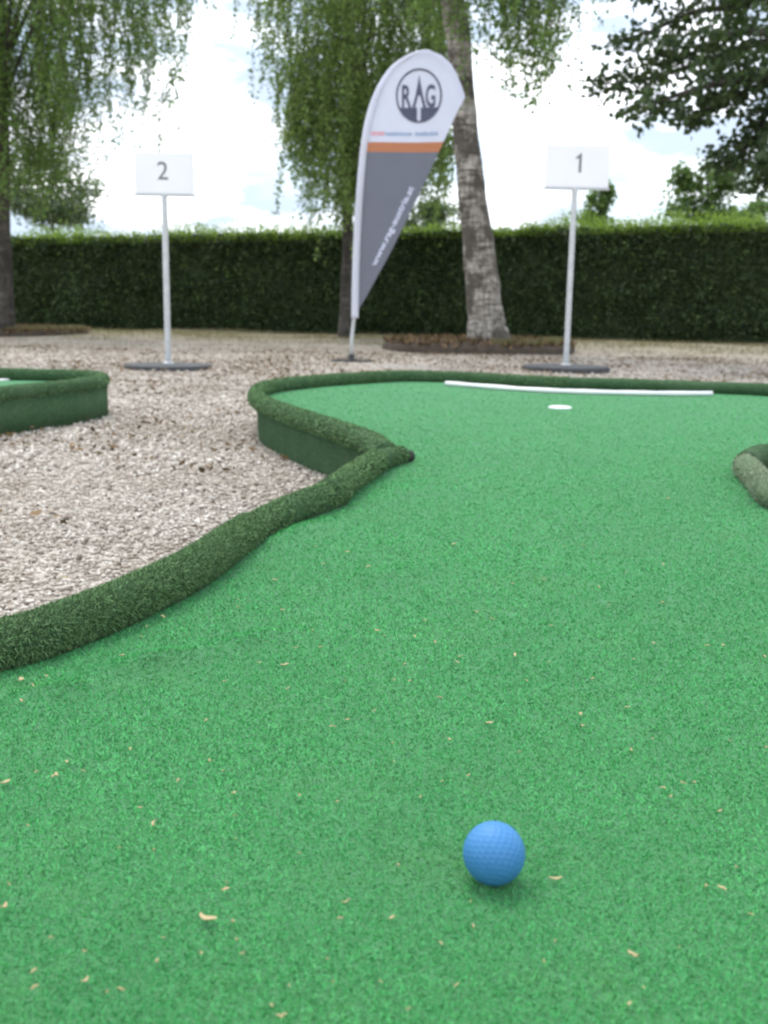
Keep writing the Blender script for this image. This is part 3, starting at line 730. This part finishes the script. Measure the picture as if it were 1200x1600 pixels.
# beds of mulch round the birches
def tree_bed(cx, cy, rad, h, label, lump=0.05):
    b = empty('tree_bed', (cx, cy, 0), label, 'tree bed')
    n = 60; v = []; f = []
    prof = [(1.0, -0.05), (1.005, h * 0.35), (0.97, h * 0.6), (0.93, h * 0.75), (0.88, h * 0.6)]
    for k in range(n):
        a = 2 * math.pi * k / n; rr = rad * (1 + lump * (2 * vnoise(np.array([a * 3]), np.array([0.0]), 1.0, 9)[0] - 1))
        for q, zz in prof: v.append((cx + rr * q * math.cos(a), cy + rr * q * math.sin(a), zz * (0.65 + 0.6 * random.random())))
    m_ = len(prof)
    for k in range(n):
        for i in range(m_ - 1):
            k2 = (k + 1) % n; f.append((k * m_ + i, k2 * m_ + i, k2 * m_ + i + 1, k * m_ + i + 1))
    link('edging', mesh_py('edging', v, f), MT['edging'], b, True)
    v = []; f = []; rings = 10
    for j in range(rings):
        q = j / (rings - 1) * 0.95
        for k in range(n):
            a = 2 * math.pi * k / n; v.append((cx + rad * q * math.cos(a), cy + rad * q * math.sin(a), h * (1.0 - 0.25 * q ** 2) + (random.random() - 0.5) * 0.03))
    for j in range(rings - 1):
        for k in range(n):
            k2 = (k + 1) % n; f.append((j * n + k, j * n + k2, j * n + n + k2, j * n + n + k))
    link('mulch', mesh_py('mulch', v, f), MT['mulch'], b)
    nn = 4200; a = rng.random(nn) * 6.283; q = np.sqrt(rng.random(nn)) * 1.02
    P = np.stack([cx + rad * q * np.cos(a), cy + rad * q * np.sin(a), h * (1.0 - 0.25 * q ** 2) + 0.005 * rng.random(nn)], 1)
    V, F = leaf_quads(P, np.full(nn, 0.055), 0.0, 0.5); V[:, 2] = np.where(V[:, 2] < 0.03, 0.03, V[:, 2])
    o = link('bark_chips', mesh_np('bark_chips', V, F), MT['litter_brown'], b); o['kind'] = 'stuff'
    nn = 1100; a = rng.random(nn) * 1.9 - 1.5; q = 0.75 + 0.22 * rng.random(nn)
    P = np.stack([cx + rad * q * np.cos(a), cy + rad * q * np.sin(a), np.full(nn, h * 0.7)], 1)
    V, F = blades(P, np.full(nn, 0.09), np.full(nn, 0.012), (0.1, 0.7)); o = link('grass_tuft', mesh_np('grass_tuft', V, F), MT['grass'], b); o['kind'] = 'stuff'
p = onz(762, 553, 0.0); tree_bed(p[0] + 0.0, p[1] + 1.18, 1.13, 0.13, 'low round bed of brown bark mulch under the leaning birch')
p = onz(0, 524, 0.0); tree_bed(p[0] - 0.05, p[1] + 0.95, 0.98, 0.09, 'low round bed of dark mulch under the birch beyond the second lane')

# ------------------------------------------------------------------ hedge
def hedge():
    a = np.array([-16.0, 22.4]); b = np.array([14.0, 15.4])          # front foot line
    pl = onz(20, 511, 0); pr = onz(1190, 531, 0)
    dirv = np.array([pr[0] - pl[0], pr[1] - pl[1]]); 
    # front foot seen in the photo, carried on past both sides
    p0 = np.array([pl[0], 19.6]); p1 = np.array([pr[0], 16.9]); dv = (p1 - p0) / np.linalg.norm(p1 - p0)
    a = p0 - dv * 8; b = p1 + dv * 8; Ln = np.linalg.norm(b - a); nv = np.array([-dv[1], dv[0]])      # nv points away from the camera
    s_l = np.dot(p0 - a, dv); s_r = np.dot(p1 - a, dv)
    T = 1.1
    hgt = lambda s: np.interp(s, [s_l, (s_l + s_r) * 0.5, s_r], [1.60, 1.74, 1.90])
    h = empty('hedge', (*((a + b) / 2), 0), 'long clipped dark green hedge with bright young shoots along its top', 'hedge')
    # woody core
    n = 90; ss = np.linspace(0, Ln, n); v = []; f = []
    for s in ss:
        q = a + dv * s; H = hgt(s) - 0.12 + 0.04 * (random.random() - 0.5)
        for o_, z in ((0.26, -0.05), (0.2 + 0.05 * random.random(), H * 0.5), (0.24, H), (T - 0.24, H), (T - 0.2, H * 0.5), (T - 0.26, -0.05)):
            r_ = q + nv * o_; v.append((r_[0], r_[1], z))
    for i in range(n - 1):
        for k in range(5): f.append((i * 6 + k, i * 6 + 6 + k, i * 6 + 7 + k, i * 6 + k + 1))
    link('inner_growth', mesh_py('inner_growth', v, f), MT['hedge'], h)
    def face(nf, mode):
        s = rng.random(nf) * Ln; H = hgt(s)
        if mode == 'front':
            z = rng.random(nf) * (H + 0.02); dep = 0.02 + 0.24 * rng.random(nf) ** 1.4
            dep += 0.20 * vnoise(s, z, 0.36, 31) + 0.10 * vnoise(s, z, 0.14, 32) - 0.12 + np.clip((0.18 - z) * 0.6, 0, 0.2)
        elif mode == 'back':
            z = rng.random(nf) * H; dep = T - 0.02 - 0.2 * rng.random(nf)
        else:
            dep = rng.random(nf) * T; z = H - 0.2 * rng.random(nf) ** 1.5 - 0.03 + 0.16 * (vnoise(s, dep, 0.5, 33) - 0.5)
        q = a + dv * s[:, None] + nv * dep[:, None]
        return np.stack([q[:, 0], q[:, 1], z], 1)
    P = np.concatenate([face(120000, 'front'), face(14000, 'back'), face(60000, 'top')])
    V, F = leaf_quads(P, np.full(len(P), 0.062), 0.25, 0.62)
    o = link('foliage', mesh_np('foliage', V, F), MT['hedge'], h); o['kind'] = 'stuff'
    # young shoots standing up along the top edge, leaves along each
    ns = 11000; s = rng.random(ns) * Ln; dep = 0.02 + rng.random(ns) ** 1.5 * T * 0.95; H = hgt(s) - 0.05
    ln = (0.12 + 0.20 * rng.random(ns) ** 2) * (0.45 + 1.2 * vnoise(s, dep * 0.2, 0.7, 34))
    q = a + dv * s[:, None] + nv * dep[:, None]; P = []
    dx = rng.normal(size=(ns, 2)) * 0.2
    for k in range(7):
        t = (k + rng.random(ns)) / 7
        P.append(np.stack([q[:, 0] + dx[:, 0] * ln * t, q[:, 1] + dx[:, 1] * ln * t, H - 0.07 + ln * t], 1))
    P = np.concatenate(P); V, F = leaf_quads(P, np.full(len(P), 0.046), -0.45, 0.6)
    o = link('young_shoots', mesh_np('young_shoots', V, F), MT['shoot'], h); o['kind'] = 'stuff'
    # a few side shoots on the face
    ns = 500; s = rng.random(ns) * Ln; z = hgt(s) * (0.15 + 0.8 * rng.random(ns)); cl = rng.integers(0, ns, 2600)
    q = a + dv * s[:, None] + nv * (-0.02); P = np.stack([q[cl, 0], q[cl, 1], z[cl]], 1) + rng.normal(size=(2600, 3)) * 0.05
    V, F = leaf_quads(P, np.full(len(P), 0.05), 0.0, 0.6); o = link('side_shoots', mesh_np('side_shoots', V, F), MT['shrub'], h); o['kind'] = 'stuff'
    # grass at the foot
    n = 70000; s = rng.random(n) * Ln; dep = 0.3 - 5.0 * rng.random(n) ** 1.5; q = a + dv * s[:, None] + nv * dep[:, None]
    kp = vnoise(q[:, 0], q[:, 1], 0.7, 35) + 0.35 * rng.random(n) > 0.55; q = q[kp]
    P = np.column_stack([q, gz(q[:, 0], q[:, 1]) - 0.005]); n = len(P)
    V, F = blades(P, 0.03 + 0.06 * rng.random(n) ** 2, np.full(n, 0.010), (0.2, 1.1))
    o = link('grass', mesh_np('grass', V, F), MT['grass']); tag(o, 'dry olive grass growing at the foot of the hedge', 'grass', None, 'stuff')
hedge()

# ------------------------------------------------------------------ dark tree reaching in from the right
def dark_tree():
    Y = 9.6; foot = np.array([5.6, Y + 0.5, 0.0])
    root = empty('broadleaf_tree', foot, 'dark broadleaf tree whose leafy boughs overhang the hedge near the number one sign', 'tree')
    tr = spline(np.array([foot + np.array([0, 0, -0.05]), foot + np.array([-0.05, 0, 1.2]), foot + np.array([-0.15, 0, 2.6]), foot + np.array([-0.1, 0.1, 4.2]), foot + np.array([0.1, 0.1, 6.5])]), 6)
    v, f = tube(tr, np.linspace(0.27, 0.06, len(tr)), 16, True, 0.08); link('trunk', mesh_py('trunk', v, f), MT['bark_dark'], root, True)
    paths = [  # boughs: pixels along each bough, all starting from the trunk outside the frame
        [(1330, 60), (1200, 65), (1120, 90), (1040, 115), (985, 128), (935, 132)],
        [(1330, 20), (1220, -5), (1150, 10), (1080, 20), (1020, 48), (965, 62)],
        [(1330, 120), (1230, 120), (1150, 125), (1085, 140), (1030, 160), (1000, 178)],
        [(1330, 130), (1240, 120), (1170, 140), (1120, 165), (1075, 185)],
        [(1330, 200), (1260, 160), (1205, 170), (1180, 215), (1150, 245), (1125, 255)],
        [(1330, 90), (1240, 60), (1160, 50), (1105, 70), (1060, 75), (1030, 88)],
        [(1330, -40), (1230, -60), (1120, -50), (1040, -30), (1000, -10)],
        [(1330, 240), (1280, 220), (1230, 230), (1195, 262), (1180, 285)],
        [(1340, -140), (1260, -190), (1160, -160), (1080, -110)], [(1380, 10), (1450, -60), (1520, -40), (1580, 40)], [(1380, 130), (1470, 120), (1540, 160), (1590, 230)],
    ]
    P = []
    for i, path in enumerate(paths):
        Yd = Y + (random.random() - 0.5) * 1.6
        pts = [ony(x, y, Yd) for x, y in path]; z0 = pts[0][2]
        st = tr[int(np.argmin(np.abs(tr[:, 2] - (z0 - 0.4))))]
        c = spline(np.array([st] + pts), 8)
        v, f = tube(c, np.linspace(0.055, 0.006, len(c)), 7); link('bough', mesh_py('bough', v, f), MT['bark_dark'], root, True)
        # side twigs and clusters of leaves
        for k in range(12, len(c)):
            t = k / len(c)
            for _ in range(4 if t < 0.6 else 3):
                d = rng.normal(size=3) * np.array([0.12, 0.22, 0.09]) * (1.25 - 0.75 * t)
                cc = c[k] + d
                nl = int(4 + 8 * rng.random()); P.append(cc + rng.normal(size=(nl, 3)) * np.array([0.06, 0.07, 0.045]))
        # loose fillers nearer the trunk
    P.append(np.stack([rng.normal(5.2, 1.0, 9000), rng.normal(Y + 0.4, 1.2, 9000), rng.normal(5.6, 1.1, 9000)], 1))
    P = np.concatenate(P); V, F = leaf_quads(P, np.full(len(P), 0.064), 0.25, 0.85)
    o = link('crown', mesh_np('crown', V, F), MT['maple'], root); o['kind'] = 'stuff'
dark_tree()

# ------------------------------------------------------------------ trees and bushes beyond the hedge
def clump_tree(name, label, Y, blobs, leaf, m, n_per, group='trees beyond the hedge', cat='tree', trunk_x=None):
    """blobs: (px, py, radius px x, radius px y)"""
    xs_ = trunk_x or np.mean([b_[0] for b_ in blobs]); low = max(b_[1] for b_ in blobs); hi = min(b_[1] for b_ in blobs)
    f0 = ony(xs_, low, Y).copy(); tp = ony(xs_, hi, Y); f0[2] = 0
    root = empty(name, f0, label, cat, group)
    c = spline(np.array([f0 - np.array([0, 0, 0.05]), f0 * 0.5 + tp * 0.5 + np.array([0.05, 0, 0]), tp]), 6)
    v, f = tube(c, np.linspace(0.09, 0.015, len(c)), 8, True, 0.1); link('trunk', mesh_py('trunk', v, f), MT['bark_dark'], root, True)
    P = []
    for x, y, rx, ry in blobs:
        p = ony(x, y, Y); sx = rx / F_PX * Y; sz = ry / F_PX * Y
        k = rng.integers(5, 9); cs = rng.normal(size=(k * 3, 3)) * 0.45
        for q in cs:
            n = n_per // (k * 3); P.append(p + (q + rng.normal(size=(n, 3)) * 0.22) * np.array([sx, (sx + sz) * 0.5, sz]))
        l = spline(np.array([c[len(c) // 2], c[len(c) // 2] * 0.4 + p * 0.6 + np.array([0, 0, 0.05]), p]), 4)
        v, f = tube(l, np.linspace(0.03, 0.008, len(l)), 6); link('limb', mesh_py('limb', v, f), MT['bark_dark'], root, True)
    P = np.concatenate(P); V, F = leaf_quads(P, np.full(len(P), leaf), 0.2, 0.7)
    o = link('crown', mesh_np('crown', V, F), m, root); o['kind'] = 'stuff'
clump_tree('hazel_bush', 'green bushy treetop above the hedge under the dark overhanging boughs', 20.5, [(1110, 290, 45, 35), (1090, 320, 45, 25), (1135, 275, 35, 22), (1075, 282, 26, 16), (1120, 335, 60, 20)], 0.085, MT['shrub'], 850)
clump_tree('sapling', 'small single green treetop poking above the hedge behind the number one sign', 21.5, [(938, 318, 17, 24), (948, 298, 9, 16), (925, 338, 24, 14)], 0.08, MT['shrub'], 600)
clump_tree('pale_tree', 'pale distant tree seen beyond the hedge below the birch strands', 38, [(85, 270, 55, 50), (115, 300, 45, 45), (60, 320, 60, 40), (100, 335, 55, 25), (30, 280, 40, 50)], 0.13, MT['pale'], 1700)
clump_tree('pale_bush', 'light green bush showing above the hedge between banner and leaning birch', 24, [(640, 345, 45, 18), (690, 340, 35, 22), (670, 330, 30, 16)], 0.08, MT['pale'], 900)
clump_tree('far_bush', 'grey green bush top showing above the hedge at its right end', 25, [(1180, 330, 30, 20), (1230, 320, 40, 25), (1155, 338, 20, 10)], 0.09, MT['shrub'], 900)

# ------------------------------------------------------------------ gravel: real stones, coarser with distance
def gravel():
    n = 520000
    d = 1.1 * (13.5 / 1.1) ** rng.random(n); x = -1.0 * (0.44 * d + 0.4) + rng.random(n) * (0.44 * d * 2 + 0.9)
    keep = rng.random(n) < np.where(x < 0.2, 1.0, 0.6) * np.clip(1.6 / (0.5 + 0.33 * d), 0.18, 1)
    x, d = x[keep], d[keep]
    big = np.concatenate([A_c, B_c, C_c, D_c[:-1]])
    out = ~in_poly(x, d, lane_poly) & ~in_poly(x, d, E_c); x, d = x[out], d[out]
    n = min(len(x), 118000); x, d = x[:n], d[:n]
    s = 0.0035 * np.clip(d / 2.0, 0.8, 4.0) ** 0.7 * (0.5 + 1.5 * rng.random(n) ** 2.5)
    base = np.array([(1, 0, 0), (-1, 0, 0), (0, 1, 0), (0, -1, 0), (0, 0, 1), (0, 0, -1)], float)
    V = base[None] * (0.7 + 0.6 * rng.random((n, 6, 1))) + rng.normal(size=(n, 6, 3)) * 0.22
    V[:, :, 2] *= 0.62
    a = rng.random(n) * 6.283; ca, sa = np.cos(a)[:, None], np.sin(a)[:, None]
    X = V[:, :, 0] * ca - V[:, :, 1] * sa; Yv = V[:, :, 0] * sa + V[:, :, 1] * ca
    V = np.stack([X, Yv, V[:, :, 2]], 2) * s[:, None, None]
    V += np.stack([x, d, gz(x, d) + s * 0.35], 1)[:, None]
    tri = np.array([(0, 2, 4), (2, 1, 4), (1, 3, 4), (3, 0, 4), (2, 0, 5), (1, 2, 5), (3, 1, 5), (0, 3, 5)])
    F = (tri[None] + (np.arange(n) * 6)[:, None, None]).reshape(-1, 3)
    o = link('gravel', mesh_np('gravel', V.reshape(-1, 3), F), MT['stones'])
    tag(o, 'loose pale pinkish grey gravel spread between the lanes', 'gravel', None, 'stuff')
    # dead leaves and twigs scattered in drifts over the gravel
    n = 60000; x = -5 + rng.random(n) * 9; y = 1.2 + rng.random(n) * 10.5
    k = (0.6 * vnoise(x, y, 0.55, 51) + 0.4 * vnoise(x, y, 0.17, 52) > 0.56) & ~in_poly(x, y, lane_poly) & ~in_poly(x, y, E_c) & (rng.random(n) < 0.18 + 0.04 * y * (y > 3)); x, y = x[k], y[k]
    P = np.stack([x, y, gz(x, y) + 0.017], 1); V, F = leaf_quads(P, 0.012 + 0.024 * rng.random(len(P)), 0.0, 0.6)
    V[:, 2] = np.repeat(P[:, 2], 4) + (V[:, 2] - np.repeat(P[:, 2], 4)) * 0.7
    o = link('leaf_litter', mesh_np('leaf_litter', V, F), MT['litter_brown']); tag(o, 'small brown dead leaves scattered over the gravel', 'leaf litter', None, 'stuff')
gravel()

# ------------------------------------------------------------------ dry scraps on the carpet
def scraps():
    spots = [(325, 1435, 26), (868, 1370, 20), (440, 1588, 15), (1128, 1386, 14), (612, 1436, 13), (540, 1410, 15), (243, 1288, 16), (352, 1392, 13), (84, 1212, 14), (278, 1219, 9),
             (132, 1533, 13), (54, 1545, 12), (190, 1548, 11), (990, 1490, 17), (765, 1127, 12), (985, 1170, 9), (905, 1115, 9), (980, 1104, 8), (805, 1024, 14), (648, 992, 6),
             (445, 1037, 14), (30, 1068, 14), (35, 1100, 12), (8, 1222, 14), (5, 1415, 13), (710, 852, 10), (575, 890, 9), (720, 1025, 10), (632, 1034, 6), (107, 1017, 13), (105, 968, 10),
             (255, 965, 11), (390, 862, 10), (500, 1008, 9), (868, 1472, 6), (245, 1505, 9), (1036, 1230, 9), (1130, 1010, 8), (936, 920, 8), (468, 1243, 8), (520, 1130, 9), (1035, 880, 7), (850, 905, 7)]
    while len(spots) < 150:
        x, y = random.random() * 1200, 780 + (random.random() ** 1.1) * 800
        p = onz(x, y, CZ)
        if in_poly(np.array([p[0]]), np.array([p[1]]), lane_poly)[0] and abs(x - 772) + abs(y - 1330) > 90: spots.append((x, y, 4 + 6 * random.random()))
    for i, (x, y, s) in enumerate(spots):
        p = onz(x, y, CZ + 0.004); dist = np.linalg.norm(p - CAM); ln = s / F_PX * dist
        n = 5; a = random.random() * 3.14; wd = ln * (0.18 + 0.2 * random.random()); bend = (random.random() - 0.5) * ln * 0.6
        v = []; f = []
        for k in range(n):
            t = k / (n - 1) - 0.5; ww = wd * (0.25 + 0.9 * math.cos(t * 2.6))* (0.7 + 0.6 * random.random()); cy_ = bend * (1 - 4 * t * t)
            zc = 0.0025 + 0.0015 * random.random() + ln * 0.10 * abs(t)
            for sg in (-0.5, 0.5):
                ux, uy = t * ln, cy_ + sg * ww
                v.append((ux * math.cos(a) - uy * math.sin(a), ux * math.sin(a) + uy * math.cos(a), zc + 0.0008 * random.random()))
        for k in range(n - 1): f.append((2 * k, 2 * k + 1, 2 * k + 3, 2 * k + 2))
        me = mesh_py('dry_scrap', v, f)
        o = link('dry_scrap', me, MT['litter']); sm = o.modifiers.new('thick', 'SOLIDIFY'); sm.thickness = 0.0006
        zz = float(carpet_z(np.array([p[0]]), np.array([p[1]]))[0])
        if (x, y) in ((105, 968),): zz += 0.05
        o.location = (p[0], p[1], zz + 0.0012)
        tag(o, 'tiny tan scrap of dry leaf lying on the green carpet', 'leaf scrap', 'dry scraps on the carpet')
scraps()
